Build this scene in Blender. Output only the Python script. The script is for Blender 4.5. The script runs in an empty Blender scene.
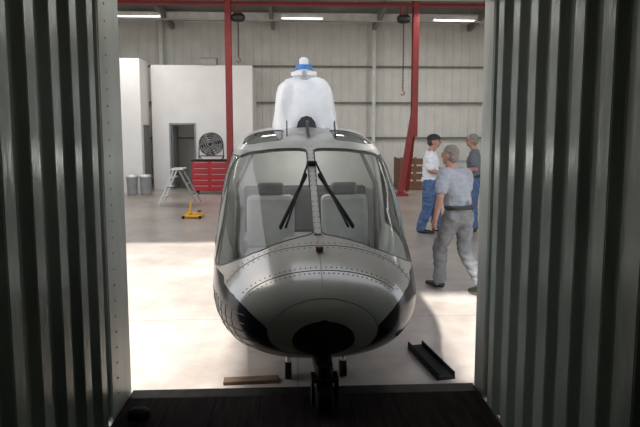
import bpy, bmesh, math, random
import numpy as np
from mathutils import Vector, Matrix, noise
random.seed(4)
S = bpy.context.scene
COL = S.collection
S.view_settings.view_transform = 'Standard'
S.view_settings.exposure = 0.0

# ------------------------------------------------------------------ materials
def mat(name, col, rough=0.5, metal=0.0, var=0.12, scale=6.0, stretch=(1,1,1), bump=0.0, bscale=None, emit=None, spec=0.5, col2=None, coat=0.0):
    m = bpy.data.materials.new(name); m.use_nodes = True
    nt = m.node_tree; N = nt.nodes; L = nt.links
    b = N['Principled BSDF']
    tc = N.new('ShaderNodeTexCoord'); mp = N.new('ShaderNodeMapping')
    mp.inputs['Scale'].default_value = stretch
    L.new(tc.outputs['Object'], mp.inputs['Vector'])
    nz = N.new('ShaderNodeTexNoise'); nz.inputs['Scale'].default_value = scale; nz.inputs['Detail'].default_value = 6
    L.new(mp.outputs['Vector'], nz.inputs['Vector'])
    cr = N.new('ShaderNodeValToRGB')
    c = Vector(col)
    lo = c*(1-var*1.6); hi = Vector([min(1, x*(1+var)) for x in c])
    if col2: lo = Vector(col2)
    cr.color_ramp.elements[0].position = .3; cr.color_ramp.elements[1].position = .7
    cr.color_ramp.elements[0].color = (*lo, 1); cr.color_ramp.elements[1].color = (*hi, 1)
    L.new(nz.outputs['Fac'], cr.inputs['Fac']); L.new(cr.outputs['Color'], b.inputs['Base Color'])
    b.inputs['Roughness'].default_value = rough; b.inputs['Metallic'].default_value = metal
    b.inputs['Specular IOR Level'].default_value = spec
    b.inputs['Coat Weight'].default_value = coat
    if bump > 0:
        nb = N.new('ShaderNodeTexNoise'); nb.inputs['Scale'].default_value = bscale or scale*4; nb.inputs['Detail'].default_value = 4
        L.new(mp.outputs['Vector'], nb.inputs['Vector'])
        bp = N.new('ShaderNodeBump'); bp.inputs['Strength'].default_value = bump; bp.inputs['Distance'].default_value = .02
        L.new(nb.outputs['Fac'], bp.inputs['Height']); L.new(bp.outputs['Normal'], b.inputs['Normal'])
    if emit:
        b.inputs['Emission Color'].default_value = (*emit[0], 1); b.inputs['Emission Strength'].default_value = emit[1]
    return m

def glassmat(name, tint=(.75,.8,.78), haze=.12, hazecol=(.8,.82,.8), ior=1.5):
    m = bpy.data.materials.new(name); m.use_nodes = True
    nt = m.node_tree; N = nt.nodes; L = nt.links
    for n in list(N): N.remove(n)
    out = N.new('ShaderNodeOutputMaterial')
    tr = N.new('ShaderNodeBsdfTransparent'); tr.inputs['Color'].default_value = (*tint, 1)
    gl = N.new('ShaderNodeBsdfGlossy'); gl.inputs['Roughness'].default_value = .02
    df = N.new('ShaderNodeBsdfDiffuse'); df.inputs['Color'].default_value = (*hazecol, 1)
    nz = N.new('ShaderNodeTexNoise'); nz.inputs['Scale'].default_value = 5
    mm = N.new('ShaderNodeMath'); mm.operation = 'MULTIPLY'; mm.inputs[1].default_value = haze*2
    L.new(nz.outputs['Fac'], mm.inputs[0])
    m1 = N.new('ShaderNodeMixShader'); L.new(mm.outputs[0], m1.inputs['Fac'])
    L.new(tr.outputs[0], m1.inputs[1]); L.new(df.outputs[0], m1.inputs[2])
    fr = N.new('ShaderNodeFresnel'); fr.inputs['IOR'].default_value = ior
    m2 = N.new('ShaderNodeMixShader'); L.new(fr.outputs[0], m2.inputs['Fac'])
    L.new(m1.outputs[0], m2.inputs[1]); L.new(gl.outputs[0], m2.inputs[2])
    L.new(m2.outputs[0], out.inputs['Surface'])
    return m

def concrete():
    """stained, lightly polished concrete: two noise scales plus expansion joints"""
    m = mat('hangar_concrete', (.44,.405,.37), .30, 0, .10, .55, (1,1,1), .05, 60, col2=(.28,.245,.222))
    nt = m.node_tree; N = nt.nodes; L = nt.links; b = N['Principled BSDF']
    ramp = next(n for n in N if n.type == 'VALTORGB')
    tc = next(n for n in N if n.type == 'TEX_COORD')
    n2 = N.new('ShaderNodeTexNoise'); n2.inputs['Scale'].default_value = 3.2; n2.inputs['Detail'].default_value = 8; n2.inputs['Roughness'].default_value = .7
    L.new(tc.outputs['Object'], n2.inputs['Vector'])
    r2 = N.new('ShaderNodeValToRGB'); r2.color_ramp.elements[0].position = .35; r2.color_ramp.elements[1].position = .62
    r2.color_ramp.elements[0].color = (.80, .77, .74, 1); r2.color_ramp.elements[1].color = (1, 1, 1, 1)
    L.new(n2.outputs['Fac'], r2.inputs['Fac'])
    mul = N.new('ShaderNodeMixRGB'); mul.blend_type = 'MULTIPLY'; mul.inputs['Fac'].default_value = 1
    L.new(ramp.outputs['Color'], mul.inputs[1]); L.new(r2.outputs['Color'], mul.inputs[2])
    br = N.new('ShaderNodeTexBrick'); br.offset = 0; br.inputs['Scale'].default_value = 1; br.inputs['Brick Width'].default_value = 5.2; br.inputs['Row Height'].default_value = 5.2
    br.inputs['Mortar Size'].default_value = .007; br.inputs['Color1'].default_value = (1,1,1,1); br.inputs['Color2'].default_value = (1,1,1,1); br.inputs['Mortar'].default_value = (.6,.57,.55,1)
    L.new(tc.outputs['Object'], br.inputs['Vector'])
    m3 = N.new('ShaderNodeMixRGB'); m3.blend_type = 'MULTIPLY'; m3.inputs['Fac'].default_value = 1
    L.new(mul.outputs[0], m3.inputs[1]); L.new(br.outputs['Color'], m3.inputs[2]); L.new(m3.outputs[0], b.inputs['Base Color'])
    return m

M = {}
M['cont'] = mat('container_paint', (.43,.48,.43), .27, .2, .25, 2.2, (1,1,.3), .12, 30, col2=(.20,.225,.20))
M['contpost'] = mat('container_post_paint', (.52,.55,.51), .36, .1, .15, 4, (1,1,.3), .1, 30)
M['ply'] = mat('container_plywood', (.026,.021,.02), .8, 0, .3, 5, (6,.6,1), .1, 30, spec=.1)
M['steel_dark'] = mat('dark_steel', (.035,.035,.035), .5, .5, .3, 10)
M['concrete'] = concrete()
M['siding'] = mat('wall_siding', (.58,.565,.52), .6, 0, .05, 2)
M['girt'] = mat('girt_steel', (.14,.135,.125), .6, 0, .1, 4)
M['white'] = mat('white_drywall', (.72,.71,.69), .8, 0, .03, 2)
M['ceil'] = mat('ceiling_metal', (.22,.22,.20), .7, 0, .15, 1.5, (1,.2,1))
M['beam'] = mat('beam_paint', (.55,.55,.52), .6, 0, .1, 4)
M['red'] = mat('red_paint', (.21,.014,.013), .45, 0, .15, 6)
M['redbox'] = mat('red_enamel', (.46,.012,.022), .3, 0, .1, 6)
M['black'] = mat('black_rubber', (.010,.010,.011), .65, 0, .3, 12, spec=.2)
M['chrome'] = mat('brushed_metal', (.6,.6,.6), .3, .9, .1, 12)
M['alu'] = mat('aluminium', (.62,.62,.62), .4, .5, .1, 12)
M['yellow'] = mat('yellow_paint', (.75,.38,.02), .45, 0, .12, 8)
M['wood'] = mat('raw_wood', (.13,.085,.05), .7, 0, .3, 6, (1,8,8), .1)
M['crate'] = mat('crate_wood', (.18,.09,.05), .8, 0, .3, 6, (1,8,8), .1)
M['card'] = mat('cardboard', (.30,.19,.11), .8, 0, .12, 6)
M['plast'] = mat('grey_plastic', (.26,.27,.27), .5, 0, .1, 6)
M['tube'] = mat('fluorescent_tube', (1,1,1), .5, 0, 0, 2, emit=((1,.98,.9), 6))
M['h_silver'] = mat('helicopter_silver_paint', (.50,.495,.47), .18, .2, .05, 3, coat=.8)
M['h_band'] = mat('helicopter_light_band', (.66,.65,.62), .22, .1, .05, 3, coat=.6)
M['h_black'] = mat('helicopter_navy_paint', (.008,.009,.020), .18, 0, .3, 4, spec=.35)
M['h_disc'] = mat('helicopter_nose_cap', (.05,.05,.05), .3, .1, .3, 6, spec=.35)
M['h_red'] = mat('helicopter_red_stripe', (.60,.04,.03), .3, 0, .1, 4)
M['h_teal'] = mat('helicopter_teal_stripe', (.04,.27,.28), .3, 0, .1, 4)
M['h_roof'] = mat('helicopter_roof_paint', (.36,.36,.34), .35, .1, .1, 5, coat=.2)
M['h_frame'] = mat('window_seal', (.05,.052,.05), .5, 0, .2, 10)
M['h_post'] = mat('post_paint', (.22,.22,.21), .4, .1, .1, 10)
M['lining'] = mat('cabin_lining', (.64,.65,.62), .8, 0, .06, 5)
M['seat'] = mat('seat_cover', (.34,.34,.33), .8, 0, .10, 8, bump=.2)
M['headrest'] = mat('headrest_cover', (.10,.10,.10), .8, 0, .10, 8, bump=.2)
M['glass'] = glassmat('windscreen_glass', (.95,.965,.95), .045, (.64,.66,.64), 1.6)
M['skyl'] = glassmat('roof_window_tint', (.40,.45,.43), .12, (.45,.48,.46))
M['wrap'] = mat('white_wrap', (.74,.75,.75), .45, 0, .06, 5, bump=.9, bscale=6)
M['blue'] = mat('blue_cover', (.05,.2,.55), .4, 0, .15, 8)
M['skin'] = mat('skin', (.40,.21,.15), .55, 0, .08, 14)
M['shirt_white'] = mat('white_cotton', (.74,.76,.80), .85, 0, .05, 6, bump=.6, bscale=16)
M['shirt_grey'] = mat('grey_cotton', (.32,.34,.38), .85, 0, .10, 6, bump=.7, bscale=14)
M['shirt_dark'] = mat('dark_grey_cotton', (.13,.14,.16), .85, 0, .1, 6, bump=.5, bscale=16)
M['jeans'] = mat('blue_denim', (.07,.12,.24), .85, 0, .2, 12, bump=.4, bscale=16)
M['trou_grey'] = mat('grey_work_trousers', (.20,.205,.215), .85, 0, .14, 8, bump=.8, bscale=12)
M['leather'] = mat('black_leather', (.02,.018,.016), .45, 0, .2, 12)
M['hair_grey'] = mat('grey_hair', (.24,.21,.19), .8, 0, .3, 60, bump=.5)
M['hair_dark'] = mat('dark_hair', (.06,.045,.035), .8, 0, .25, 60, bump=.5)
M['cap'] = mat('black_cap_cloth', (.02,.02,.025), .8, 0, .2, 20)
M['eye'] = mat('eye', (.03,.02,.02), .2)
M['lip'] = mat('lip', (.38,.15,.12), .5)

# ------------------------------------------------------------------ helpers
def empty(name, loc, label=None, category=None, group=None, rotz=0):
    o = bpy.data.objects.new(name, None); COL.objects.link(o)
    o.location = loc; o.rotation_euler = (0,0,rotz); o.empty_display_size = .2
    if label: o['label'] = label
    if category: o['category'] = category
    if group: o['group'] = group
    return o

def obj(name, bm, mats, parent=None, smooth=False, bevel=0.0, label=None, category=None, structure=False, kind=None, loc=None):
    if isinstance(bm, bmesh.types.BMesh):
        bmesh.ops.recalc_face_normals(bm, faces=bm.faces[:])
        me = bpy.data.meshes.new(name); bm.to_mesh(me); bm.free()
    else: me = bm
    if not isinstance(mats, (list, tuple)): mats = [mats]
    for m in mats: me.materials.append(M[m] if isinstance(m, str) else m)
    if smooth:
        for p in me.polygons: p.use_smooth = True
    o = bpy.data.objects.new(name, me); COL.objects.link(o)
    if parent: o.parent = parent
    if loc: o.location = loc
    if bevel:
        md = o.modifiers.new('bevel', 'BEVEL'); md.width = bevel; md.segments = 2; md.limit_method = 'ANGLE'
    if label: o['label'] = label
    if category: o['category'] = category
    if structure: o['kind'] = 'structure'
    if kind: o['kind'] = kind
    return o

def box(bm, c, s, rot=None, mi=0):
    r = bmesh.ops.create_cube(bm, size=1)
    m = Matrix.Translation(c) @ (rot.to_4x4() if rot else Matrix.Identity(4)) @ Matrix.Diagonal((*s, 1))
    bmesh.ops.transform(bm, matrix=m, verts=r['verts'])
    for f in set(f for v in r['verts'] for f in v.link_faces): f.material_index = mi
def BX(c, s, rot=None):
    bm = bmesh.new(); box(bm, c, s, rot); return bm
def bar(bm, p1, p2, w, d):
    p1 = Vector(p1); p2 = Vector(p2); v = p2-p1
    q = v.to_track_quat('Z', 'Y').to_matrix()
    box(bm, (p1+p2)/2, (w, d, v.length), q)

def rc(bm, p1, p2, r1, r2, a=1.0, b=1.0, side=(1,0,0), seg=20, caps=True, a2=None, b2=None):
    p1 = Vector(p1); p2 = Vector(p2); d = p2-p1; Ln = max(d.length, 1e-5); d.normalize()
    s = Vector(side); u = s - d*s.dot(d)
    if u.length < .1:
        s = Vector((0,1,0)); u = s - d*s.dot(d)
    u.normalize(); v = d.cross(u)
    a2 = a if a2 is None else a2; b2 = b if b2 is None else b2
    prof = []
    if caps:
        for k in range(1, 6):
            t = k/6*math.pi/2; prof.append((-r1*math.cos(t), r1*math.sin(t), a, b))
    n = 4
    for k in range(n+1):
        t = k/n; prof.append((Ln*t, r1+(r2-r1)*t, a+(a2-a)*t, b+(b2-b)*t))
    if caps:
        for k in range(5, 0, -1):
            t = k/6*math.pi/2; prof.append((Ln+r2*math.cos(t), r2*math.sin(t), a2, b2))
    rings = []
    for (h, r, aa, bb) in prof:
        rings.append([bm.verts.new(p1+d*h+u*(math.cos(2*math.pi*i/seg)*r*aa)+v*(math.sin(2*math.pi*i/seg)*r*bb)) for i in range(seg)])
    for A, B in zip(rings[:-1], rings[1:]):
        for i in range(seg):
            bm.faces.new((A[i], A[(i+1) % seg], B[(i+1) % seg], B[i]))
    bm.faces.new(rings[0][::-1]); bm.faces.new(rings[-1])

def cyl(bm, p1, p2, r1, r2=None, seg=24):
    rc(bm, p1, p2, r1, r1 if r2 is None else r2, seg=seg, caps=False)

def ell(bm, c, r, rot=None, seg=20):
    q = bmesh.ops.create_uvsphere(bm, u_segments=seg, v_segments=seg//2+2, radius=1)
    m = Matrix.Translation(c) @ (rot.to_4x4() if rot else Matrix.Identity(4)) @ Matrix.Diagonal((*r, 1))
    bmesh.ops.transform(bm, matrix=m, verts=q['verts'])

def tube_pts(bm, pts, r, seg=8, closed=False):
    pts = [Vector(p) for p in pts]; n = len(pts); rings = []
    ref = Vector((0.13, 0.21, 1)).normalized(); prev = None
    for i, p in enumerate(pts):
        if closed: d = pts[(i+1) % n]-pts[i-1]
        else: d = pts[min(i+1, n-1)]-pts[max(i-1, 0)]
        if d.length < 1e-7: d = Vector((0, 0, 1))
        d.normalize()
        if prev is None:
            u = ref-d*ref.dot(d); u.normalize()
        else:
            u = prev-d*prev.dot(d)
            u.normalize()
        prev = u; v = d.cross(u)
        rings.append([bm.verts.new(p+u*math.cos(2*math.pi*k/seg)*r+v*math.sin(2*math.pi*k/seg)*r) for k in range(seg)])
    rr = list(zip(rings[:-1], rings[1:]))
    for A, B in rr:
        for k in range(seg): bm.faces.new((A[k], A[(k+1) % seg], B[(k+1) % seg], B[k]))
    if closed:
        A, B = rings[-1], rings[0]
        best = min(range(seg), key=lambda o: (A[0].co-B[o].co).length)
        for k in range(seg): bm.faces.new((A[k], A[(k+1) % seg], B[(k+1+best) % seg], B[(k+best) % seg]))
    else:
        bm.faces.new(rings[0][::-1]); bm.faces.new(rings[-1])

def lathe(bm, prof, c=(0,0,0), seg=28, axis='Z', ax=1, ay=1):
    rings = []
    for r, h in prof:
        ring = []
        for i in range(seg):
            t = 2*math.pi*i/seg; x = math.cos(t)*r*ax; y = math.sin(t)*r*ay
            p = (x, y, h) if axis == 'Z' else ((x, h, y) if axis == 'Y' else (h, x, y))
            ring.append(bm.verts.new(Vector(p)+Vector(c)))
        rings.append(ring)
    for A, B in zip(rings[:-1], rings[1:]):
        for i in range(seg): bm.faces.new((A[i], A[(i+1) % seg], B[(i+1) % seg], B[i]))
    bm.faces.new(rings[0][::-1]); bm.faces.new(rings[-1])

def remesh(bm, voxel, smooth_it=3):
    me = bpy.data.meshes.new('tmp'); bmesh.ops.recalc_face_normals(bm, faces=bm.faces[:]); bm.to_mesh(me); bm.free()
    o = bpy.data.objects.new('tmp', me); COL.objects.link(o)
    r = o.modifiers.new('r', 'REMESH'); r.mode = 'VOXEL'; r.voxel_size = voxel
    s = o.modifiers.new('s', 'SMOOTH'); s.factor = .5; s.iterations = smooth_it
    dg = bpy.context.evaluated_depsgraph_get(); dg.update()
    res = bpy.data.meshes.new_from_object(o.evaluated_get(dg))
    bpy.data.objects.remove(o); return res

# ------------------------------------------------------------------ camera
cam = bpy.data.cameras.new('camera'); co = bpy.data.objects.new('camera', cam); COL.objects.link(co)
co.location = (0, 0, 1.95); cam.lens = 29.25; cam.sensor_width = 36; cam.shift_y = -.0555
co.rotation_euler = (math.radians(90-5.5), 0, -math.radians(2.53)); cam.clip_start = .05
S.camera = co

# ------------------------------------------------------------------ shipping container
XL, XR, YE, YB, ZF, ZT = -1.125, 1.225, 3.45, -2.2, .17, 2.88
cont = empty('shipping_container', ((XL+XR)/2, YE, 0), 'open grey-green corrugated steel shipping container with wooden floor', 'shipping container')
ox, oy = (XL+XR)/2, YE
def corr(xin, sgn, y0, y1):
    pts = []; y = y1; dep = .040
    segs = [(.074, dep), (.030, 0), (.086, 0), (.030, dep)]
    pts.append((y, dep)); i = 0
    while y > y0:
        L, nx = segs[i % 4]
        y -= L
        pts.append((y, (dep, 0, 0, dep)[i % 4])); i += 1
    bm = bmesh.new(); cols = []
    for (yy, dx) in pts:
        a = bm.verts.new((xin+sgn*dx-ox, yy-oy, ZF-.02)); b = bm.verts.new((xin+sgn*dx-ox, yy-oy, ZT))
        cols.append((a, b))
    for (a, b), (c, d) in zip(cols[:-1], cols[1:]): bm.faces.new((a, b, d, c))
    bmesh.ops.bevel(bm, geom=[e for e in bm.edges if abs(e.verts[0].co.z-e.verts[1].co.z) > 1 and len(e.link_faces) == 2], offset=.004, segments=2, affect='EDGES')
    return bm
obj('side_wall', corr(XL, -1, YB, 3.10), 'cont', cont, smooth=False)
obj('side_wall', corr(XR, 1, YB, 3.28), 'cont', cont, smooth=False)
bm = bmesh.new()
box(bm, (XL-.06-ox, (3.10+YE)/2-oy, (ZT+.0)/2), (.10, YE-3.10, ZT))
box(bm, (XL-.03-ox, 3.11-oy, ZT/2+.1), (.03, .04, ZT-.2))
po = obj('corner_post', bm, 'contpost', cont, bevel=.006)
bm = bmesh.new()
for i in range(26): ell(bm, (XL-.010-ox, 3.20-oy, .28+i*.1), (.006, .007, .007), seg=8)
obj('post_rivets', bm, 'contpost', po, kind='stuff')
bm = bmesh.new()
box(bm, (XR+.06-ox, (3.28+YE)/2-oy, ZT/2), (.10, YE-3.28, ZT))
box(bm, (XR+.03-ox, 3.29-oy, ZT/2+.1), (.03, .04, ZT-.2))
obj('corner_post', bm, 'contpost', cont, bevel=.006)
bm = bmesh.new()
for i in range(8):
    w = (XR-XL)/8
    box(bm, (XL+w*(i+.5)-ox, (YB+YE-.12)/2-oy, ZF-.02), (w-.003, YE-.12-YB, .04))
obj('floor_boards', bm, 'ply', cont, bevel=.001)
obj('door_sill', BX((0, -.06, (ZF)/2), (XR-XL, .12, ZF)), 'steel_dark', cont, bevel=.008)
obj('roof_panel', BX((0, (YB-YE)/2, ZT+.02), (XR-XL+.2, YE-YB, .04)), 'cont', cont)
obj('header_beam', BX((0, -.06, ZT-.06), (XR-XL, .1, .1)), 'contpost', cont, bevel=.006)
obj('end_wall', BX((0, YB-YE-.02, ZT/2), (XR-XL+.1, .04, ZT)), 'cont', cont)
obj('base_rail', BX((0, (YB-YE-.12)/2, .06), (XR-XL+.1, YE-YB-.14, .12)), 'steel_dark', cont)

# ------------------------------------------------------------------ hangar shell
HXL, HXR, HYB, HY0 = -9.0, 11.0, 18.5, 8.2
bm = bmesh.new(); box(bm, ((HXL+HXR)/2, 5, -.05), (60, 30, .1))
obj('floor', bm, 'concrete', structure=True)
def siding(name, x0, x1, z0, z1, y, axis='X'):
    bm = bmesh.new(); n = int((x1-x0)/.30); cols = []
    for i in range(n+1):
        x = x0+(x1-x0)*i/n
        for dx, dd in ((0, 0), (.2, 0), (.225, -.02), (.265, -.02), (.29, 0)):
            if x+dx > x1: break
            p = (x+dx, y+dd) if axis == 'X' else (y+dd, x+dx)
            cols.append((bm.verts.new((*p, z0)), bm.verts.new((*p, z1))))
    for (a, b), (c, d) in zip(cols[:-1], cols[1:]): bm.faces.new((a, b, d, c))
    return obj(name, bm, 'siding', structure=True)
siding('wall_back', HXL, HXR, 0, 5.6, HYB)
siding('wall_left', HY0, HYB, 0, 6.6, HXL, 'Y')
siding('wall_right', HY0, HYB, 0, 6.6, HXR, 'Y')
def slab(name, x0, x1, y0, y1, z0, z1, m='ceil'):
    bm = bmesh.new()
    v = [bm.verts.new(p) for p in ((x0, y0, z0), (x1, y0, z0), (x1, y1, z1), (x0, y1, z1))]
    bm.faces.new(v); r = bmesh.ops.extrude_face_region(bm, geom=bm.faces[:])
    bmesh.ops.translate(bm, verts=[g for g in r['geom'] if isinstance(g, bmesh.types.BMVert)], vec=(0, 0, .08))
    return obj(name, bm, m, structure=True)
slab('ceiling', HXL, HXR, HY0, HYB+.1, 6.7, 5.6)
slab('sun_blocker', -3.0, -1.2, 2.6, HY0, 6.9, 6.7)  # unseen slab, added to keep direct sun off the helicopter
slab('sun_blocker', -1.2, HXR, 5.15, HY0, 6.85, 6.7)  # unseen slab, added to shade the floor around the people
k = 1
def trim(bm, m='girt', **kw):
    global k
    o = obj('trim_%d' % k, bm, m, structure=True, **kw); k += 1; return o
for z in (1.60, 2.83, 4.08):
    trim(BX(((HXL+HXR)/2, HYB-.10, z), (HXR-HXL, .12, .05)))
for x in (-4.6, 2.68, 9.0):
    bm = bmesh.new()
    box(bm, (x, HYB-.3, 2.8), (.12, .02, 5.6)); box(bm, (x, HYB-.22, 2.8), (.015, .16, 5.6))
    trim(bm, 'beam')
for y, z in ((17.2, 5.62), (14.2, 5.95), (11.2, 6.25)):
    bm = bmesh.new(); box(bm, ((HXL+HXR)/2, y, z-.0), (HXR-HXL, .1, .02)); box(bm, ((HXL+HXR)/2, y, z-.22), (HXR-HXL, .1, .02)); box(bm, ((HXL+HXR)/2, y, z-.11), (HXR-HXL, .02, .22))
    trim(bm, 'beam')
for x in (-4.2, -.8, 2.68, 6):
    bm = bmesh.new(); bar(bm, (x, HYB-.2, 5.40), (x, HY0+.1, 6.47), .12, .22); trim(bm, 'ceil')
trim(BX(((HXL+HXR)/2, HY0, 6.5), (HXR-HXL, .15, .35)), 'beam')

PY = 16.7
bm = bmesh.new()
box(bm, (-4.27, PY, 1.95), (.54, .12, 3.9)); box(bm, (-2.3, PY, 1.95), (1.8, .12, 3.9)); box(bm, (-3.6, PY, 2.98), (.80, .12, 1.84))
box(bm, (-1.46, (PY+HYB)/2, 1.95), (.12, HYB-PY-.35, 3.9))
obj('wall_partition', bm, 'white', structure=True)
bm = bmesh.new()
box(bm, (-5.6, 15.9, 2.0), (1.9, .12, 4.0)); box(bm, (-4.70, 16.3, 2.0), (.1, .9, 4.0))
obj('wall_office', bm, 'white', structure=True)
bm = bmesh.new(); box(bm, (-4.64, 16.35, 1.02), (.03, .55, 2.04)); obj('door_2', bm, 'girt', structure=True)
bm = bmesh.new(); box(bm, (-3.99, PY-.07, 1.03), (.05, .03, 2.06)); box(bm, (-3.21, PY-.07, 1.03), (.05, .03, 2.06)); box(bm, (-3.6, PY-.07, 2.08), (.83, .03, .05))
trim(bm, 'plast')
obj('door_1', BX((-3.95, PY+.40, 1.0), (.04, .74, 2.0)), 'plast', structure=True)
obj('baseboard_office', BX((-2.3, PY-.07, .06), (1.8, .02, .12)), 'girt', structure=True)

e = empty('storage_box', (-2.75, PY+.05, 3.9), 'small closed grey box stored on top of the office wall', 'box')
obj('box_body', BX((0, 0, .10), (.5, .3, .20)), 'plast', e, bevel=.006)
obj('box_lid', BX((0, 0, .212), (.52, .32, .024)), 'card', e, bevel=.004)

for x, y, z in ((-4.62, 15.8, 5.22), (.17, 15.8, 5.20), (4.75, 15.8, 5.18)):
    e = empty('fluorescent_light', (x, y, z), 'white suspended fluorescent tube light fixture under the hangar roof', 'ceiling light', 'hangar ceiling lights')
    bm = bmesh.new(); box(bm, (0, 0, .05), (1.26, .24, .05)); box(bm, (0, -.12, .01), (1.26, .015, .08)); box(bm, (0, .12, .01), (1.26, .015, .08))
    obj('housing', bm, 'beam', e, bevel=.004)
    for dy in (-.05, .05):
        bm = bmesh.new(); cyl(bm, (-.6, dy, 0), (.6, dy, 0), .02, seg=12); obj('tube', bm, 'tube', e, smooth=True)
    for dx in (-.5, .5):
        bm = bmesh.new(); cyl(bm, (dx, 0, .07), (dx, 0, 5.86-z), .006, seg=8); obj('hanger_rod', bm, 'girt', e)

# ------------------------------------------------------------------ gantry crane
gc = empty('gantry_crane', (-1.9, 14.8, 0), 'tall red steel gantry crane with chain hoists spanning the hangar', 'crane')
gx = 5.26
bm = bmesh.new(); box(bm, (0, 0, 2.95), (.17, .03, 5.9)); box(bm, (0, .17, 2.95), (.17, .03, 5.9)); box(bm, (0, .085, 2.95), (.03, .17, 5.9)); obj('post', bm, 'red', gc, bevel=.004)
bm = bmesh.new(); box(bm, (0, .085, .03), (.4, .6, .06)); obj('base_plate', bm, 'red', gc, bevel=.006)
bm = bmesh.new(); box(bm, (gx, 0, 3.8), (.17, .03, 4.2)); box(bm, (gx, .17, 3.8), (.17, .03, 4.2)); box(bm, (gx, .085, 3.8), (.03, .17, 4.2)); obj('post', bm, 'red', gc, bevel=.004)
bm = bmesh.new(); bar(bm, (gx-.0, .05, 2.5), (gx-.38, .05, .04), .15, .15); obj('brace', bm, 'red', gc, bevel=.004)
bm = bmesh.new(); bar(bm, (gx+.02, .30, 1.8), (gx+.02, 1.0, .04), .12, .12); bar(bm, (gx+.02, .10, 2.0), (gx+.02, .34, 1.72), .12, .12); obj('rear_brace', bm, 'red', gc, bevel=.004)
bm = bmesh.new(); box(bm, (gx-.38, .085, .03), (.4, .5, .06)); obj('base_plate', bm, 'red', gc, bevel=.006)
CZ = 5.38
bm = bmesh.new(); box(bm, (gx/2, .085, CZ-.04), (gx+6.5, .16, .02)); box(bm, (gx/2, .085, CZ+.04), (gx+6.5, .16, .02)); box(bm, (gx/2, .085, CZ), (gx+6.5, .03, .08)); obj('crossbeam', bm, 'red', gc)
for x, ch in ((-1.62, 3.95), (3.02, 3.05)):
    e = empty('chain_hoist', (x+1.9, .08, CZ-.04)); e.parent = gc
    bm = bmesh.new(); rc(bm, (-.08, 0, -.34), (.08, 0, -.34), .12, .12); cyl(bm, (-.16, 0, -.34), (.16, 0, -.34), .07); obj('hoist_body', bm, 'steel_dark', e, smooth=True)
    bm = bmesh.new(); box(bm, (-.1, 0, -.11), (.03, .1, .24)); box(bm, (.1, 0, -.11), (.03, .1, .24)); box(bm, (0, 0, -.19), (.2, .08, .03)); obj('trolley', bm, 'red', e, bevel=.003)
    bm = bmesh.new(); z = -.46
    while z+CZ-.04 > ch:
        tube_pts(bm, [(math.cos(t)*.018*(1 if int(z*20) % 2 else .4), math.cos(t)*.018*(.4 if int(z*20) % 2 else 1), z+math.sin(t)*.03) for t in [q*math.pi/3 for q in range(6)]], .009, 5, True); z -= .05
    obj('chain', bm, 'steel_dark', e)
    bm = bmesh.new(); tube_pts(bm, [(0, 0, z+.03), (0, 0, z-.03), (.05, 0, z-.08), (.04, 0, z-.14), (-.02, 0, z-.15), (-.05, 0, z-.11)], .014); obj('hook', bm, 'red', e)

# ------------------------------------------------------------------ background objects
tc = empty('tool_chest', (-2.56, 15.6, 0), 'red metal rolling tool chest against the white office wall', 'tool chest')
obj('chest_body', BX((0, 0, .54), (1.04, .5, .88)), 'redbox', tc, bevel=.012)
for r_ in range(5):
    z = .20+r_*.172
    for sx in (-.26, .26):
        d = obj('drawer', BX((sx, -.262, z), (.48, .025, .145)), 'redbox', tc, bevel=.006)
        bm = bmesh.new(); box(bm, (sx, -.29, z+.05), (.40, .03, .010)); h = obj('drawer_handle', bm, 'chrome', d, bevel=.003)
obj('worktop', BX((0, 0, .995), (1.08, .54, .03)), 'black', tc, bevel=.006)
for sx in (-.42, .42):
    for sy in (-.18, .18):
        bm = bmesh.new(); cyl(bm, (sx-.02, sy, .055), (sx+.02, sy, .055), .055); obj('caster', bm, 'black', tc)
fan = empty('drum_fan', (-2.55, 15.6, 1.01), 'round black industrial drum fan standing on the red tool chest', 'fan'); fan.scale = (1.1,)*3
bm = bmesh.new()
t = [(.30, -.12), (.315, -.12), (.315, .12), (.30, .12)]
seg = 40; rings = []
for r_, h in t: rings.append([bm.verts.new((math.cos(2*math.pi*i/seg)*r_, h, .42+math.sin(2*math.pi*i/seg)*r_)) for i in range(seg)])
for A, B in zip(rings, rings[1:]+rings[:1]):
    for i in range(seg): bm.faces.new((A[i], A[(i+1) % seg], B[(i+1) % seg], B[i]))
obj('drum', bm, 'steel_dark', fan, smooth=False)
bm = bmesh.new(); cyl(bm, (0, .10, .42), (0, .118, .42), .30, seg=40); obj('motor_plate', bm, 'plast', fan)
bm = bmesh.new()
for rr in (.07, .13, .19, .25, .30):
    tube_pts(bm, [(math.cos(q*math.pi/18)*rr, -.13, .42+math.sin(q*math.pi/18)*rr) for q in range(36)], .005, 5, True)
for q in range(12):
    a = q*math.pi/6; tube_pts(bm, [(math.cos(a)*.05, -.13, .42+math.sin(a)*.05), (math.cos(a)*.31, -.13, .42+math.sin(a)*.31)], .004, 5)
obj('grille', bm, 'chrome', fan)
for q in range(4):
    a = q*math.pi/2+.3
    bm = bmesh.new(); rc(bm, (math.cos(a)*.06, 0, .42+math.sin(a)*.06), (math.cos(a)*.22, .02, .42+math.sin(a)*.22), .05, .07, 1, .12, side=(-math.sin(a), .5, math.cos(a))); obj('blade', bm, 'steel_dark', fan, smooth=True)
bm = bmesh.new(); cyl(bm, (0, -.06, .42), (0, .06, .42), .07); obj('hub', bm, 'steel_dark', fan)
bm = bmesh.new()
for sx in (-1, 1):
    tube_pts(bm, [(sx*.32, 0, .42), (sx*.33, 0, .1), (sx*.30, -.18, .015)], .014); tube_pts(bm, [(sx*.33, 0, .1), (sx*.30, .18, .015)], .014)
tube_pts(bm, [(-.33, 0, .1), (.33, 0, .1)], .014)
obj('stand', bm, 'steel_dark', fan)

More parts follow.
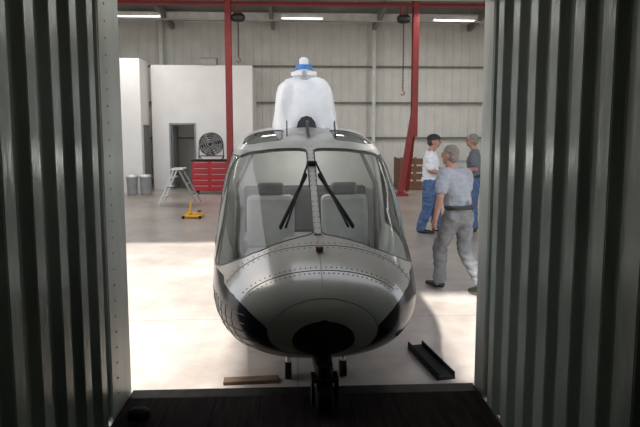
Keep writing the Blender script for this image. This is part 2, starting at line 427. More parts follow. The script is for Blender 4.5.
ld = empty('step_ladder', (-3.0, 13.3, 0), 'short open aluminium step ladder with black feet on the concrete floor', 'step ladder')
for y in (-.22, .22):
    bm = bmesh.new(); bar(bm, (-.46, y*1.2, .03), (-.08, y, .90), .07, .03); obj('side_rail', bm, 'alu', ld)
    bm = bmesh.new(); bar(bm, (.50, y*1.2, .03), (.06, y, .88), .05, .03); obj('rear_rail', bm, 'plast', ld)
for i in range(3):
    f = (i+.8)/3.6; x = -.46+.38*f*1.0
    bm = bmesh.new(); box(bm, (x+.03, 0, .03+.87*f), (.14, .46, .03)); obj('step', bm, 'alu', ld, bevel=.003)
bm = bmesh.new(); box(bm, (0, 0, .92), (.30, .50, .035)); obj('top_platform', bm, 'alu', ld, bevel=.006)
for p in (((.40, -.25, .24), (.40, .25, .24)), ((.24, -.24, .55), (.24, .24, .55))):
    bm = bmesh.new(); bar(bm, p[0], p[1], .03, .02); obj('rear_brace', bm, 'alu', ld)
bm = bmesh.new(); bar(bm, (-.25, -.24, .47), (.27, -.24, .47), .02, .012); obj('spreader', bm, 'steel_dark', ld)

for x, y in ((-4.82, 15.35), (-4.45, 15.4)):
    e = empty('trash_can', (x, y, 0), 'grey round plastic trash can with lid by the office wall', 'trash can', 'trash cans by the office'); e.scale = (.85, .85, .95)
    bm = bmesh.new(); lathe(bm, [(.15, 0), (.17, .03), (.19, .5), (.2, .52), (.2, .55), (.185, .55)]); obj('can_body', bm, 'plast', e, smooth=False)
    bm = bmesh.new(); lathe(bm, [(.205, .55), (.205, .58), (.15, .62), (.05, .63)]); obj('lid', bm, 'alu', e)

jk = empty('floor_jack', (-2.28, 11.3, 0), 'yellow hydraulic floor jack with short handle standing on the concrete', 'jack'); jk.scale = (.85,)*3
bm = bmesh.new()
for y in (-.12, .12):
    rc(bm, (-.22, y, .06), (.25, y, .07), .025, .035, 1, .35, side=(0, 0, 1))
box(bm, (.02, 0, .06), (.3, .24, .03)); box(bm, (-.10, 0, .10), (.1, .22, .1))
obj('frame', bm, 'yellow', jk)
bm = bmesh.new(); bar(bm, (-.05, 0, .1), (.18, 0, .15), .05, .04); obj('lift_arm', bm, 'yellow', jk, bevel=.004)
bm = bmesh.new(); lathe(bm, [(.03, .15), (.05, .17), (.06, .185), (.05, .19)], c=(.18, 0, 0)); obj('saddle', bm, 'steel_dark', jk)
bm = bmesh.new(); tube_pts(bm, [(-.06, 0, .12), (-.04, 0, .34)], .028); tube_pts(bm, [(-.04, 0, .32), (-.01, 0, .42)], .02); obj('handle', bm, 'yellow', jk)
for x in (-.2, .22):
    for y in (-.16, .16):
        bm = bmesh.new(); cyl(bm, (x, y-.015, .04), (x, y+.015, .04), .04); obj('wheel', bm, 'black', jk)

cr = empty('wooden_crate', (3.7, 16.6, 0), 'brown open wooden crate with slatted sides by the back wall', 'crate')
bm = bmesh.new()
for i in range(4): box(bm, (0, -.42, .18+i*.24), (1.0, .03, .19))
for sx in (-.49, .49): box(bm, (sx, 0, .54), (.03, .84, .92))
obj('slatted_side', bm, 'crate', cr, bevel=.004)
for sx in (-.44, 0, .44): obj('corner_post', BX((sx, -.45, .52), (.09, .04, 1.02)), 'crate', cr, bevel=.004)
obj('base_pallet', BX((0, 0, .06), (1.0, .9, .1)), 'crate', cr, bevel=.004)
e = empty('workbench', (5.6, 15.9, 0), 'grey metal workbench along the back wall', 'workbench')
obj('bench_top', BX((0, 0, .92), (1.9, .7, .06)), 'plast', e, bevel=.006)
for sx in (-.88, .88):
    for sy in (-.28, .28): obj('leg', BX((sx, sy, .445), (.06, .06, .89)), 'girt', e)
obj('lower_shelf', BX((0, 0, .3), (1.74, .6, .03)), 'plast', e)

e = obj('wooden_plank', BX((0, 0, .015), (.42, .08, .03)), 'wood', bevel=.004, label='short dark wooden plank lying on the concrete by the container', category='plank', loc=(-.36, 3.86, 0))
e.rotation_euler = (0, 0, .05)
rm = empty('steel_ramp', (1.10, 4.13, 0), 'black steel channel ramp lying beside the helicopter', 'ramp', rotz=math.radians(10))
bm = bmesh.new(); box(bm, (0, 0, .015), (.13, .62, .02)); obj('ramp_plate', bm, 'black', rm, bevel=.003)
for sx in (-.065, .065): obj('side_flange', BX((sx, 0, .03), (.012, .62, .06)), 'black', rm, bevel=.003)
bm = bmesh.new(); lathe(bm, [(.04, 0), (.055, .01), (.055, .03), (.045, .05), (.02, .06)])
sp = obj('rubber_chock', bm, 'black', None, label='small black rubber wheel chock on the container floor', category='chock', loc=(-.98, 3.1, ZF+.001))
sp.scale = (1.3, .8, 1)

# ------------------------------------------------------------------ helicopter
heli = empty('helicopter', (.165, 3.15, 0), 'silver and navy helicopter with rotor removed, nose entering the container', 'helicopter', rotz=math.radians(1.9))
def pchip(xk, yk):
    xk = np.array(xk, float); yk = np.array(yk, float); h = np.diff(xk); dl = np.diff(yk)/h
    m = np.zeros(len(xk)); m[0] = dl[0]; m[-1] = dl[-1]
    for i in range(1, len(xk)-1):
        if dl[i-1]*dl[i] > 0:
            w1 = 2*h[i]+h[i-1]; w2 = h[i]+2*h[i-1]; m[i] = (w1+w2)/(w1/dl[i-1]+w2/dl[i])
    def f(x):
        i = int(min(max(np.searchsorted(xk, x)-1, 0), len(h)-1)); t = (x-xk[i])/h[i]
        return float((2*t**3-3*t**2+1)*yk[i]+(t**3-2*t**2+t)*h[i]*m[i]+(-2*t**3+3*t**2)*yk[i+1]+(t**3-t**2)*h[i]*m[i+1])
    return f
def tab(d):
    return pchip([math.sqrt(a) for a, b in d], [b for a, b in d])
fw = tab([(0, .0), (.05, .325), (.15, .50), (.3, .625), (.5, .715), (.8, .785), (1.1, .82), (1.5, .86), (2, .88), (3, .86), (3.8, .6), (4.6, .27), (6.5, .16)])
ft = tab([(0, .74), (.05, .88), (.15, .965), (.3, 1.055), (.55, 1.185), (.8, 1.33), (1.1, 1.52), (1.4, 1.71), (1.7, 1.85), (2.0, 1.91), (2.6, 1.96), (3.6, 1.96), (4.6, 1.88), (6.5, 1.80)])
fb = tab([(0, .74), (.05, .56), (.15, .455), (.3, .375), (.5, .345), (.9, .33), (3.0, .33), (3.8, .75), (4.6, 1.36), (6.5, 1.50)])
fm = tab([(0, .74), (.3, .715), (.8, .75), (1.5, .82), (3, .95), (4.6, 1.60), (6.5, 1.65)])
fn = tab([(0, 2.0), (.5, 2.25), (1.0, 3.0), (1.6, 4.4), (2.5, 4.8), (4.6, 2.2), (6.5, 2)])
NR = 340
def ring(s):
    q = math.sqrt(s); w = fw(q); zt = ft(q); zb = fb(q); zm = fm(q); n = fn(q)
    th = np.linspace(-math.pi/2, math.pi/2, 1200)
    c = np.cos(th); sn = np.sin(th)
    nn = np.where(sn > 0, n, 2.4)
    x = w*np.abs(c)**(2/nn); zr = np.sign(sn)*np.abs(sn)**(2/nn)
    z = np.where(sn > 0, zm+(zt-zm)*zr, zm+(zm-zb)*zr)
    x = x*(1-.115*np.clip(zr, 0, 1)*min(1, s/1.0))
    x[0] = 0; x[-1] = 0
    ds = np.concatenate([[0], np.cumsum(np.hypot(np.diff(x), np.diff(z)))])
    u = np.linspace(0, ds[-1], NR//2+1)
    xs = np.interp(u, ds, x); zs = np.interp(u, ds, z)
    right = [(xs[i], zs[i]) for i in range(NR//2+1)]
    left = [(-xs[i], zs[i]) for i in range(NR//2-1, 0, -1)]
    return right+left
st = []; q = .02
while q < .60: st.append(q*q); q += .0075
s = .37
while s < 2.25: st.append(s); s += .0150
while s < 6.5: st.append(s); s += .09
st.append(6.5)
F = bmesh.new(); rings = []
for s in st: rings.append([F.verts.new((x, s, z)) for x, z in ring(s)])
for A, B in zip(rings[:-1], rings[1:]):
    for i in range(NR): F.faces.new((A[i], A[(i+1) % NR], B[(i+1) % NR], B[i]))
F.faces.new(rings[0][::-1]); F.faces.new(rings[-1])
def chinf(x): return float(np.interp(x, [.20, .27, .34, .42, .50, .58, .66, .9], [.46, .58, .67, .735, .79, .83, .86, .90]))
def region(c):
    x, s, z = c; ax = abs(x)
    zb = 1.185-.29*(ax/.78)**1.7
    sp_ = .97+.42*(z-.9)/.8 - (.10 if x > 0 else 0)
    bound = sp_+(.6 if ax < .62 else max(0, .6*(.74-ax)/.12))
    if z > zb and z < 1.77-.10*(ax/.75)**3 and s < bound and ax > .024 and s < 1.58:
        return 5 if x < 0 else 6
    if 1.20+.34*(z-.9) < s < 2.25 and z > .96 and z < 1.70 and ax > .5:
        return 7 if x < 0 else 8
    if z > 1.80 and 1.66 < s < 2.15 and .24 < ax < .62: return 11 if x < 0 else 12
    if s < .6:
        if (x/.20)**2+((z-.61)/.135)**2 < 1: return 2
        if (x/.35)**2+((z-.66)/.215)**2 < 1 and z > .47: return 9
    if ax > .20 and z < chinf(ax) and s < 1.15: return 1
    if z < .46 and s > .15: return 1
    if x > 0 and s > .5:
        d = s-bound if z > .9 else s-(.87+.42*(z-.9)/.8)
        if z > .80 and z < 1.70:
            if .012 < d < .06: return 3
            if .075 < d < .135: return 4
    if s >= .5 and s < 3.4 and z < .90: return 1
    if s > sp_ and z > .92 and s < 2.4 and z < 1.75: return 13
    if z > 1.72 and s > 1.2: return 10
    return 0
bmesh.ops.recalc_face_normals(F, faces=F.faces[:])
F.faces.index_update(); F.edges.index_update(); F.verts.index_update()
F.faces.ensure_lookup_table(); F.edges.ensure_lookup_table()
reg = {}
for f in F.faces: reg[f.index] = region(f.calc_center_median())
nb = {}
for e in F.edges:
    if len(e.link_faces) == 2 and reg[e.link_faces[0].index] != reg[e.link_faces[1].index]:
        a, b = e.verts; nb.setdefault(a, []).append(b); nb.setdefault(b, []).append(a)
for it in range(14):
    new = {}
    for v, ns in nb.items():
        if len(ns) == 2: new[v] = v.co*.5+(ns[0].co+ns[1].co)*.25
    for v, c_ in new.items(): v.co = c_
F.normal_update()
def extract(ids, offset=0.0, smax=99, smin=-1, matmap=None):
    bm = bmesh.new(); vm = {}
    for f in F.faces:
        if reg[f.index] in ids:
            c_ = f.calc_center_median()
            if not (smin < c_.y < smax): continue
            vs = []
            for v in f.verts:
                if v not in vm: vm[v] = bm.verts.new(v.co-v.normal*offset)
                vs.append(vm[v])
            try:
                nf = bm.faces.new(vs)
                if matmap: nf.material_index = matmap[reg[f.index]]
            except ValueError: pass
    return bm
BODY = {0, 1, 2, 3, 4, 9, 10, 13}
obj('fuselage', extract(BODY, matmap={0: 0, 1: 1, 2: 2, 3: 3, 4: 4, 9: 0, 10: 5, 13: 6}), ['h_silver', 'h_black', 'h_disc', 'h_red', 'h_teal', 'h_roof', 'h_post'], heli, smooth=True)
obj('cabin_lining', extract(BODY, .03, 2.6, .75), 'lining', heli, smooth=True)
def loops_of(bm):
    be = [e for e in bm.edges if len(e.link_faces) == 1]; used = set(); res = []
    adj = {}
    for e in be:
        for v in e.verts: adj.setdefault(v, []).append(e)
    for e in be:
        if e in used: continue
        lp = []; v = e.verts[0]; cur = e
        while cur and cur not in used:
            used.add(cur); lp.append(v.co.copy()); v = cur.other_vert(v)
            cur = next((x for x in adj[v] if x not in used), None)
        res.append(lp)
    return res
def seal(bm, r, name, m, parent):
    lps = [l for l in loops_of(bm) if len(l) > 20]; sb = bmesh.new()
    for l in lps:
        for it in range(4): l = [l[i-1]*.25+l[i]*.5+l[(i+1) % len(l)]*.25 for i in range(len(l))]
        tube_pts(sb, l[::2], r, 6, True)
    obj(name, sb, m, parent, smooth=True)
for rid, nm in ((5, 'windscreen'), (6, 'windscreen'), (7, 'door_window'), (8, 'door_window'), (11, 'roof_window'), (12, 'roof_window')):
    bm = extract({rid}, .004); b2 = bm.copy()
    pn = obj(nm, bm, 'skyl' if rid > 10 else 'glass', heli, smooth=True)
    seal(b2, .008, 'window_seal', 'h_frame', pn); b2.free()
bm = extract({9}, -.004, matmap={9: 0}); b2 = extract({2, 9}, -.004)
npn = obj('nose_panel', bm, ['h_band'], heli, smooth=True)
seal(b2, .0035, 'panel_edge', 'h_post', npn); b2.free()
def surf(x, s, off=0.0):
    q = ring(s); half = q[:NR//2+1]
    best = None
    for i in range(len(half)-1, 0, -1):
        if half[i][0] <= abs(x) <= half[i-1][0] or half[i-1][0] <= abs(x) <= half[i][0]:
            a, b = half[i], half[i-1]; t_ = 0 if abs(a[0]-b[0]) < 1e-9 else (abs(x)-a[0])/(b[0]-a[0]); best = a[1]+(b[1]-a[1])*t_; break
    if best is None: best = half[-1][1]
    return Vector((x, s, best+off))
bm = bmesh.new(); pts = [surf(0, .54+i*.97/18, .004) for i in range(19)]
for a, b in zip(pts[:-1], pts[1:]): bar(bm, a, b, .050, .022)
cp = obj('centre_post', bm, 'h_silver', heli)
bm = bmesh.new()
for p in pts:
    for dx in (-.017, .017): ell(bm, p+Vector((dx, -.007, .010)), (.005,)*3, seg=6)
obj('post_rivets', bm, 'h_frame', cp, kind='stuff')
for s_ in (.22, .44):
    bm = bmesh.new(); q = ring(s_)
    top = [Vector((x, s_, z)) for x, z in q if z > .86]
    top.sort(key=lambda p: math.atan2(p.z-.5, p.x)); tube_pts(bm, top[::3], .0032, 5)
    obj('panel_seam', bm, 'h_post', heli)
bm = bmesh.new()
tube_pts(bm, [surf(0, .08+i*.04, .001) for i in range(12)], .003, 5)
obj('panel_seam', bm, 'h_post', heli)
bm = bmesh.new()
for s_ in (.20, .245, .42, .465):
    q = [p for p in ring(s_) if p[1] > .86]
    for i in range(0, len(q), 4): ell(bm, (q[i][0]*1.001, s_-.002, q[i][1]+.001), (.0042,)*3, seg=6)
obj('rivets', bm, 'h_post', heli, kind='stuff')
bm = bmesh.new()
for z0 in (.50, .56, .62, .68, .74):
    ln = []
    for s_ in [.16+i*.04 for i in range(18)]:
        q = [p for p in ring(s_)[NR//2:] if p[1] < .9 and abs(p[1]-z0) < .012]
        if q and abs(q[0][0]) > .30: ln.append(Vector((q[0][0]*1.002, s_, z0)))
    if len(ln) > 3: tube_pts(bm, ln, .0025, 5)
for s_ in (.26, .34, .42, .50, .58, .66):
    q = [Vector((p[0]*1.002, s_, p[1])) for p in ring(s_)[NR//2:] if .48 < p[1] < .76 and abs(p[0]) > .30 and p[1] < chinf(abs(p[0]))]
    if len(q) > 3: tube_pts(bm, q, .0022, 5)
obj('pinstripes', bm, 'h_post', heli, kind='stuff')
bm = bmesh.new(); p = surf(.0, .40); box(bm, p+Vector((0, -.02, .012)), (.05, .035, .035)); cyl(bm, p+Vector((0, -.03, .02)), p+Vector((0, -.08, .035)), .008, .005, 10); obj('pitot_probe', bm, 'card', heli, bevel=.003)
for sx in (-1, 1):
    bm = bmesh.new()
    A = [surf(sx*(.03+.20*t_), 1.24-.64*t_, .05-.02*t_) for t_ in [i/12 for i in range(13)]]
    tube_pts(bm, A, .009, 8)
    wp = obj('wiper_arm', bm, 'black', heli, smooth=True)
    bm = bmesh.new()
    B = [surf(sx*(.05+.22*t_), 1.14-.52*t_, .020) for t_ in [i/12 for i in range(13)]]
    for a, b in zip(B[:-1], B[1:]): bar(bm, a, b, .014, .03)
    obj('wiper_blade', bm, 'black', wp)
bm = bmesh.new(); rc(bm, surf(-.025, 1.24, .04), surf(.025, 1.24, .04), .022, .022); obj('wiper_motor', bm, 'black', heli, smooth=True)
for sx in (-.20, .26):
    bm = bmesh.new(); bar(bm, surf(sx, 1.8), surf(sx, 1.8)+Vector((0, .10, .13)), .012, .05)
    obj('roof_antenna', bm, 'h_frame', heli)
bm = bmesh.new(); p = surf(0, 1.80)
v = [bm.verts.new(Vector(c_)+p) for c_ in ((-.012, -.1, -.01), (-.012, .25, .03), (-.012, .18, .15), (-.012, .08, .13))]
f = bm.faces.new(v); r = bmesh.ops.extrude_face_region(bm, geom=[f]); bmesh.ops.translate(bm, verts=[g for g in r['geom'] if isinstance(g, bmesh.types.BMVert)], vec=(.024, 0, 0))
obj('wire_cutter', bm, 'h_frame', heli)
bm = bmesh.new(); rc(bm, (0, 2.9, 1.95), (0, 4.1, 1.90), .30, .20, 1, .9); obj('engine_cowling', bm, 'h_silver', heli, smooth=True)
bm = bmesh.new(); rc(bm, (0, 2.05, 1.84), (0, 2.45, 1.92), .24, .32, 1.1, .45); obj('intake_fairing', bm, 'h_roof', heli, smooth=True)
bm = bmesh.new(); segn = 72; rg = []
for (z, a, b) in ((1.86, .35, .50), (1.98, .340, .48), (2.1, .330, .45), (2.22, .318, .42), (2.32, .300, .40), (2.40, .275, .37), (2.44, .24, .32), (2.465, .17, .24), (2.47, .08, .1)):
    r_ = []
    for i in range(segn):
        t_ = 2*math.pi*i/segn; k_ = 1+.13*noise.noise(Vector((math.cos(t_)*2.5, math.sin(t_)*2.5, z*4)))+.034*math.sin(t_*9+z*7)
        c_, s_ = math.cos(t_), math.sin(t_)
        r_.append(bm.verts.new((a*k_*math.copysign(abs(c_)**.65, c_), 2.6+b*k_*math.copysign(abs(s_)**.65, s_), z+.016*math.sin(t_*5))))
    rg.append(r_)
for A, B in zip(rg[:-1], rg[1:]):
    for i in range(segn): bm.faces.new((A[i], A[(i+1) % segn], B[(i+1) % segn], B[i]))
bm.faces.new(rg[-1])
wr = obj('transmission_cover', bm, 'wrap', heli, smooth=True, label='wrinkled white wrapped transmission cover')
bm = bmesh.new()
arch = [(-.10, 1.95), (-.085, 2.01), (-.05, 2.055), (0, 2.07), (.05, 2.055), (.085, 2.01), (.10, 1.95)]
v = [bm.verts.new((x, 2.10, z)) for x, z in arch]; f = bm.faces.new(v); r = bmesh.ops.extrude_face_region(bm, geom=[f]); bmesh.ops.translate(bm, verts=[g for g in r['geom'] if isinstance(g, bmesh.types.BMVert)], vec=(0, -.03, 0))
obj('air_intake', bm, 'h_frame', wr)
ms = bmesh.new(); lathe(ms, [(.10, 2.45), (.10, 2.50), (.14, 2.51), (.14, 2.55), (.08, 2.57), (.08, 2.60)], c=(0, 2.6, 0)); mast = obj('rotor_mast', ms, 'wrap', heli)
bm = bmesh.new(); lathe(bm, [(.085, 2.575), (.09, 2.58), (.09, 2.62), (.08, 2.63)], c=(0, 2.6, 0)); obj('blue_cap', bm, 'blue', mast)
bm = bmesh.new(); lathe(bm, [(.05, 2.62), (.05, 2.69), (.03, 2.71)], c=(0, 2.6, 0)); obj('mast_tip', bm, 'wrap', mast)
for a in range(3):
    t_ = a*2*math.pi/3+.5
    bm = bmesh.new(); box(bm, (math.cos(t_)*.12, 2.6+math.sin(t_)*.12, 2.53), (.06, .06, .08), Matrix.Rotation(t_, 3, 'Z')); obj('blade_clamp', bm, 'blue' if a == 1 else 'chrome', mast, bevel=.006)
bm = bmesh.new()
rr = ring(2.5); v = [bm.verts.new((x*.96, 2.5, .85+(z-.85)*.96)) for x, z in rr[::4]]; bm.faces.new(v); obj('cabin_bulkhead', bm, 'lining', heli)
obj('cabin_floor', BX((0, 1.65, .55), (1.30, 1.5, .03)), 'lining', heli)
for sx in (-.36, .36):
    se = empty('seat', (sx, 1.62, .565)); se.parent = heli
    bm = bmesh.new(); box(bm, (0, 0, .17), (.48, .48, .14)); obj('seat_cushion', bm, 'seat', se, bevel=.04)
    bm = bmesh.new(); box(bm, (0, .25, .47), (.46, .11, .54), Matrix.Rotation(-.12, 3, 'X')); obj('seat_back', bm, 'seat', se, bevel=.05)
    bm = bmesh.new(); box(bm, (0, .30, .79), (.26, .09, .13), Matrix.Rotation(-.12, 3, 'X')); obj('headrest', bm, 'headrest', se, bevel=.035)
    bm = bmesh.new(); box(bm, (0, 0, .05), (.34, .36, .1)); obj('seat_base', bm, 'plast', se)
bs = empty('rear_bench_seat', (0, 2.25, .565)); bs.parent = heli
obj('bench_cushion', BX((0, -.05, .2), (1.3, .42, .14)), 'seat', bs, bevel=.03)
obj('bench_back', BX((0, .16, .52), (1.3, .1, .5)), 'headrest', bs, bevel=.03)
bm = bmesh.new()
tube_pts(bm, [(-.70, 1.95, .6), (-.68, 1.97, 1.4), (-.50, 1.97, 1.78), (.50, 1.97, 1.78), (.68, 1.97, 1.4), (.70, 1.95, .6)], .025)
obj('cabin_frame', bm, 'h_post', heli, smooth=True)
bm = bmesh.new(); box(bm, (0, .98, .84), (.9, .20, .28)); box(bm, (0, .95, 1.0), (.5, .16, .14)); obj('instrument_panel', bm, 'plast', heli, bevel=.03)
bm = bmesh.new()
for i in range(5): cyl(bm, (-.2+i*.1, 1.035, 1.01), (-.2+i*.1, 1.04, 1.01), .035, seg=16)
obj('gauges', bm, 'black', heli)
bm = bmesh.new(); lathe(bm, [(.05, 1.885), (.06, 1.875), (.06, 1.865), (.03, 1.86)], c=(0, 2.1, 0)); obj('added_glow_disc', bm, 'tube', heli)  # added glowing disc that goes with the cabin fill
cl = bpy.data.lights.new('cabin_fill', 'POINT'); cl.energy = 10; cl.shadow_soft_size = .12; cl.color = (1, 1, .97)  # fill light added to brighten the cabin behind the glass
clo = bpy.data.objects.new('cabin_fill', cl); COL.objects.link(clo); clo.parent = heli; clo.location = (0, 2.0, 1.70)
ng = empty('nose_gear', (.0, -.03, 0)); ng.parent = heli
bm = bmesh.new(); rc(bm, (0, .02, .43), (0, .30, .43), .06, .07); cyl(bm, (0, 0, .36), (0, 0, .48), .05); box(bm, (-.075, 0, .31), (.018, .11, .16)); box(bm, (.075, 0, .31), (.018, .11, .16)); box(bm, (0, 0, .395), (.168, .12, .02)); obj('gear_fork', bm, 'black', ng, bevel=.003)
bm = bmesh.new(); lathe(bm, [(.04, -.045), (.085, -.050), (.108, -.03), (.108, .03), (.085, .050), (.04, .045)], c=(0, 0, .279), axis='X'); obj('wheel', bm, 'black', ng, smooth=True)
for sx in (-.215, .215):
    bm = bmesh.new(); cyl(bm, (sx, .78, .13), (sx, .78, .36), .022, seg=16); g = obj('jack_leg', bm, 'chrome', heli)
    bm = bmesh.new(); cyl(bm, (sx-.025, .78, .065), (sx+.025, .78, .065), .065); obj('leg_wheel', bm, 'black', g)
for sx in (-.5, .5):
    bm = bmesh.new(); cyl(bm, (sx, 2.6, .09), (sx, 2.6, .40), .03, seg=16); g = obj('jack_leg', bm, 'steel_dark', heli)
    bm = bmesh.new(); cyl(bm, (sx-.035, 2.6, .09), (sx+.035, 2.6, .09), .09); obj('leg_wheel', bm, 'black', g)

# ------------------------------------------------------------------ people
def person(label, loc, rotz, J, mats, cap=False, scale=1.0, wide=1.0):
    root = empty('person', loc, label, 'person', rotz=rotz); root.scale = (scale*wide, scale*wide, scale)
    V = {k_: Vector(v_) for k_, v_ in J.items() if len(v_) == 3}
    bm = bmesh.new()
    rc(bm, V['pelvis'], V['waist'], .13, .12, 1.15, .8); rc(bm, V['waist'], V['chest'], .12, .135, 1.1, .78)
    rc(bm, V['chest'], V['neck']-Vector((0, 0, .05)), .13, .07, 1.1, .75)
    rc(bm, V['neck']-Vector((0, 0, .03)), V['head']-Vector((0, 0, .07)), .060, .054)
    H = V['head']; hr = Matrix.Rotation(J['turn'][0] if 'turn' in J else 0, 3, 'Z')
    def hp(x, y, z): return H+hr@Vector((x, y, z))
    ell(bm, hp(0, .01, .03), (.076, .096, .093), hr); ell(bm, hp(0, -.02, -.035), (.060, .072, .080), hr); ell(bm, hp(0, -.062, -.085), (.026, .022, .02), hr)
    rc(bm, hp(0, -.085, .015), hp(0, -.108, -.018), .008, .014); ell(bm, hp(0, -.078, .03), (.055, .018, .012), hr)
    for sx in (-1, 1): ell(bm, hp(sx*.077, .01, -.005), (.011, .02, .032), hr)
    for sd, sx in (('L', 1), ('R', -1)):
        sh, el, wr_ = V['sh'+sd], V['el'+sd], V['wr'+sd]
        rc(bm, V['neck']-Vector((0, 0, .04)), sh, .05, .058); rc(bm, sh, el, .054, .041)
        mid = el.lerp(wr_, .3); rc(bm, el, mid, .040, .043); rc(bm, mid, wr_, .043, .027)
        d = (wr_-el).normalized(); n = Vector(J.get('palm'+sd, (-sx, 0, 0))); n = (n-d*n.dot(d)).normalized(); l = d.cross(n).normalized()
        if l.y > 0: l = -l
        pe = wr_+d*.085
        rc(bm, wr_+d*.01, pe, .030, .040, 1, .45, side=l)
        for i in range(4):
            b0 = pe+l*(.032-.0215*i)-d*.008; ln = (.070, .078, .072, .056)[i]
            d1 = (d+n*.25).normalized(); d2 = (d+n*.9).normalized(); d3 = (d*.6+n*1.1).normalized()
            p1 = b0+d1*ln*.45; p2 = p1+d2*ln*.33; p3 = p2+d3*ln*.25
            rc(bm, b0, p1, .0098, .009, seg=10); rc(bm, p1, p2, .009, .0085, seg=10); rc(bm, p2, p3, .0085, .0075, seg=10)
        t0 = wr_+d*.025+l*.028; t1 = t0+(d*.6+l*.75+n*.25).normalized()*.042; t2 = t1+(d*.85+l*.25+n*.4).normalized()*.032
        rc(bm, t0, t1, .014, .0115, seg=10); rc(bm, t1, t2, .0115, .009, seg=10)
        hp_, kn, an, to = V['hip'+sd], V['kn'+sd], V['an'+sd], V['toe'+sd]
        rc(bm, hp_, kn, .085, .055); m2 = kn.lerp(an, .3); rc(bm, kn, m2, .053, .056); rc(bm, m2, an, .056, .036); rc(bm, an-Vector((0, 0, .02)), to, .036, .03, 1.1, .8)
    obj('body', remesh(bm, .0065, 2), mats['skin'], root, smooth=True)
    bm = bmesh.new(); up = Vector((0, 0, 1))
    rc(bm, V['pelvis']+up*.02, V['waist'], .145, .142, 1.22, .90); rc(bm, V['waist'], V['chest'], .142, .150, 1.22, .90, a2=1.25, b2=.84)
    rc(bm, V['chest'], V['neck']-up*.09, .148, .10, 1.25, .84)
    rc(bm, V['neck']-up*.05, V['neck']+up*.005, .070, .066, 1.0, .95, caps=False)
    for sd in 'LR':
        sh, el = V['sh'+sd], V['el'+sd]
        rc(bm, V['neck']-up*.055, sh, .068, .074); rc(bm, sh, sh.lerp(el, mats.get('sleeve', .68)), .076, .070)
        rc(bm, V['chest']-up*.0, sh-up*.05, .09, .075)
    me = remesh(bm, .010, 5)
    b2 = bmesh.new(); b2.from_mesh(me)
    zc = V['pelvis'].z+(.07 if mats.get('belt') else -.06)
    bmesh.ops.bisect_plane(b2, geom=b2.verts[:]+b2.edges[:]+b2.faces[:], plane_co=(0, 0, zc), plane_no=(0, 0, -1), clear_outer=True)
    b2.normal_update()
    for v in b2.verts:
        blouse = .010*math.exp(-((v.co.z-zc-.07)/.05)**2) if mats.get('belt') else 0
        n_ = noise.noise(v.co*9)*.014+noise.noise(Vector((v.co.x*14, v.co.y*14, v.co.z*26)))*.012
        v.co += v.normal*(n_+blouse)
    me = bpy.data.meshes.new('shirt'); b2.to_mesh(me); b2.free()
    obj('shirt', me, mats['shirt'], root, smooth=True)
    bm = bmesh.new()
    rc(bm, V['pelvis']-up*.02, V['pelvis']+up*.09, .140, .128, 1.2, .95)
    for sd in 'LR':
        hp_, kn, an = V['hip'+sd], V['kn'+sd], V['an'+sd]
        rc(bm, hp_, kn, .112, .088); rc(bm, kn, an+(kn-an)*.03, .088, .076)
    me = remesh(bm, .010, 4)
    b2 = bmesh.new(); b2.from_mesh(me); b2.normal_update()
    for v in b2.verts: v.co += v.normal*(noise.noise(v.co*8)*.016+noise.noise(Vector((v.co.x*10, v.co.y*10, v.co.z*24)))*.016)
    me = bpy.data.meshes.new('trousers'); b2.to_mesh(me); b2.free()
    obj('trousers', me, mats['trousers'], root, smooth=True)
    if mats.get('belt'):
        bm = bmesh.new(); lathe(bm, [(.178, -.022), (.188, -.022), (.188, .022), (.178, .022)], c=V['pelvis']+up*.075, ax=1.0, ay=.80, seg=40); obj('belt', bm, 'leather', root, smooth=True)
    for sd in 'LR':
        an, to = V['an'+sd], V['toe'+sd]; d = (to-an); d.z = 0; d.normalize()
        bm = bmesh.new(); h0 = Vector((an.x, an.y, an.z-.04))-d*.03
        rc(bm, h0, h0.lerp(to, .5), .043, .044, 1, 1.0); rc(bm, h0.lerp(to, .5), to+d*.04, .046, .032, 1.15, .85); rc(bm, an, an-up*.03, .045, .045)
        me = remesh(bm, .008, 3); obj('shoe', me, 'leather', root, smooth=True)
    bm = bmesh.new(); ell(bm, hp(0, .022, .045), (.082, .098, .090), hr); ell(bm, hp(0, .050, -.01), (.074, .062, .080), hr)
    me = remesh(bm, .008, 2); b2 = bmesh.new(); b2.from_mesh(me); b2.normal_update()
    for v in b2.verts: v.co += v.normal*noise.noise(v.co*40)*.006
    me = bpy.data.meshes.new('hair'); b2.to_mesh(me); b2.free(); obj('hair', me, mats['hair'], root, smooth=True)
    for sx in (-1, 1):
        bm = bmesh.new(); ell(bm, hp(sx*.030, -.083, .012), (.012, .008, .006), hr, seg=10); obj('eye', bm, 'eye', root, smooth=True)
    bm = bmesh.new(); ell(bm, hp(0, -.088, -.052), (.022, .006, .006), hr, seg=10); obj('mouth', bm, 'lip', root, smooth=True)
    if cap:
        bm = bmesh.new(); ell(bm, hp(0, .012, .055), (.090, .108, .085), hr, seg=28)
        bmesh.ops.bisect_plane(bm, geom=bm.verts[:]+bm.edges[:]+bm.faces[:], plane_co=hp(0, 0, .045), plane_no=(0, 0, -1), clear_outer=True)
        c_ = obj('cap', bm, 'cap', root, smooth=True)
        bm = bmesh.new(); rc(bm, hp(0, -.07, .050), hp(0, -.145, .040), .075, .055, 1, .09, side=hr@Vector((1, 0, 0))); obj('cap_brim', bm, 'cap', c_, smooth=True)
    return root

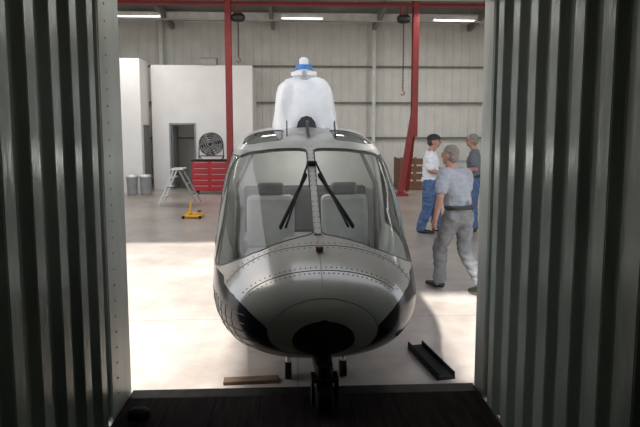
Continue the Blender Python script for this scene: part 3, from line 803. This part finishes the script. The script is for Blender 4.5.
base = dict(pelvis=(0, 0, .95), waist=(0, 0, 1.09), chest=(0, 0, 1.30), neck=(0, .01, 1.49), head=(0, -.015, 1.655),
    shL=(.185, 0, 1.42), shR=(-.185, 0, 1.42), elL=(.25, .02, 1.13), elR=(-.25, .02, 1.13), wrL=(.27, -.08, .89), wrR=(-.27, -.08, .89),
    hipL=(.09, 0, .92), hipR=(-.09, 0, .92), knL=(.11, -.02, .50), knR=(-.11, -.02, .50), anL=(.12, .02, .09), anR=(-.12, .02, .09), toeL=(.14, -.13, .035), toeR=(-.14, -.13, .035))
J = dict(base); J.update(chest=(.01, -.06, 1.30), waist=(0, -.02, 1.09), neck=(.02, -.10, 1.47), head=(.03, -.14, 1.62), turn=(.3,),
    shL=(.19, -.07, 1.40), shR=(-.18, -.08, 1.40), elL=(.29, .00, 1.15), wrL=(.32, -.04, .90), elR=(-.24, -.10, 1.14), wrR=(-.22, -.28, .96),
    knL=(.11, -.18, .52), anL=(.12, -.17, .10), toeL=(.14, -.32, .035), knR=(-.08, .03, .50), anR=(-.09, .31, .16), toeR=(-.09, .18, .035))
person('grey-haired person in grey shirt and grey trousers walking away', (1.91, 6.02, 0), math.radians(206), J,
    dict(skin='skin', shirt='shirt_grey', trousers='trou_grey', hair='hair_grey', belt=True), wide=.99)
J = dict(base); J.update(head=(0, -.05, 1.65), elL=(.23, -.04, 1.15), wrL=(.16, -.28, 1.12), elR=(-.23, -.02, 1.15), wrR=(-.14, -.26, 1.08),
    knL=(.10, -.08, .50), anL=(.11, -.10, .09), toeL=(.13, -.25, .035), knR=(-.10, .02, .50), anR=(-.11, .12, .09), toeR=(-.12, -.03, .035))
person('person in black cap, white shirt and blue jeans with bent arms', (2.47, 9.5, 0), math.radians(68), J,
    dict(skin='skin', shirt='shirt_white', trousers='jeans', hair='hair_dark', sleeve=.8), cap=True, scale=1.03, wide=1.12)
J = dict(base); J.update(elL=(.22, .05, 1.15), wrL=(.14, -.2, 1.1), head=(0, -.05, 1.64))
person('person in dark grey shirt and blue jeans standing', (3.32, 9.6, 0), math.radians(-115), J,
    dict(skin='skin', shirt='shirt_dark', trousers='jeans', hair='hair_grey', belt=True), scale=1.04)

# ------------------------------------------------------------------ light
w = bpy.data.worlds.new('world'); S.world = w; w.use_nodes = True
nt = w.node_tree; bg = nt.nodes['Background']
sky = nt.nodes.new('ShaderNodeTexSky'); sky.sky_type = 'NISHITA'; sky.sun_disc = False; sky.sun_elevation = math.radians(55); sky.sun_rotation = math.radians(270); sky.air_density = 1; sky.dust_density = 3
mx = nt.nodes.new('ShaderNodeMixRGB'); mx.inputs['Fac'].default_value = .6; mx.inputs[2].default_value = (6, 6, 6, 1)
nt.links.new(sky.outputs[0], mx.inputs[1]); nt.links.new(mx.outputs[0], bg.inputs['Color'])
bg.inputs['Strength'].default_value = .30
sun = bpy.data.lights.new('sun', 'SUN'); sun.energy = 9.5; sun.angle = math.radians(2.5); sun.color = (1, .97, .92)
so = bpy.data.objects.new('sun', sun); COL.objects.link(so)
so.rotation_euler = Vector((.33, .10, -.92)).to_track_quat('-Z', 'Y').to_euler()
for x, y, p in ((-5, 14.5, 110), (0, 13, 95), (5, 14.5, 110), (-6, 10.5, 35), (7, 10.5, 35)):
    l = bpy.data.lights.new('hangar_light', 'AREA'); l.shape = 'RECTANGLE'; l.size = 3; l.size_y = 1; l.energy = p; l.color = (1, .98, .94)
    lo = bpy.data.objects.new('hangar_light', l); COL.objects.link(lo); lo.location = (x, y, 5.15)
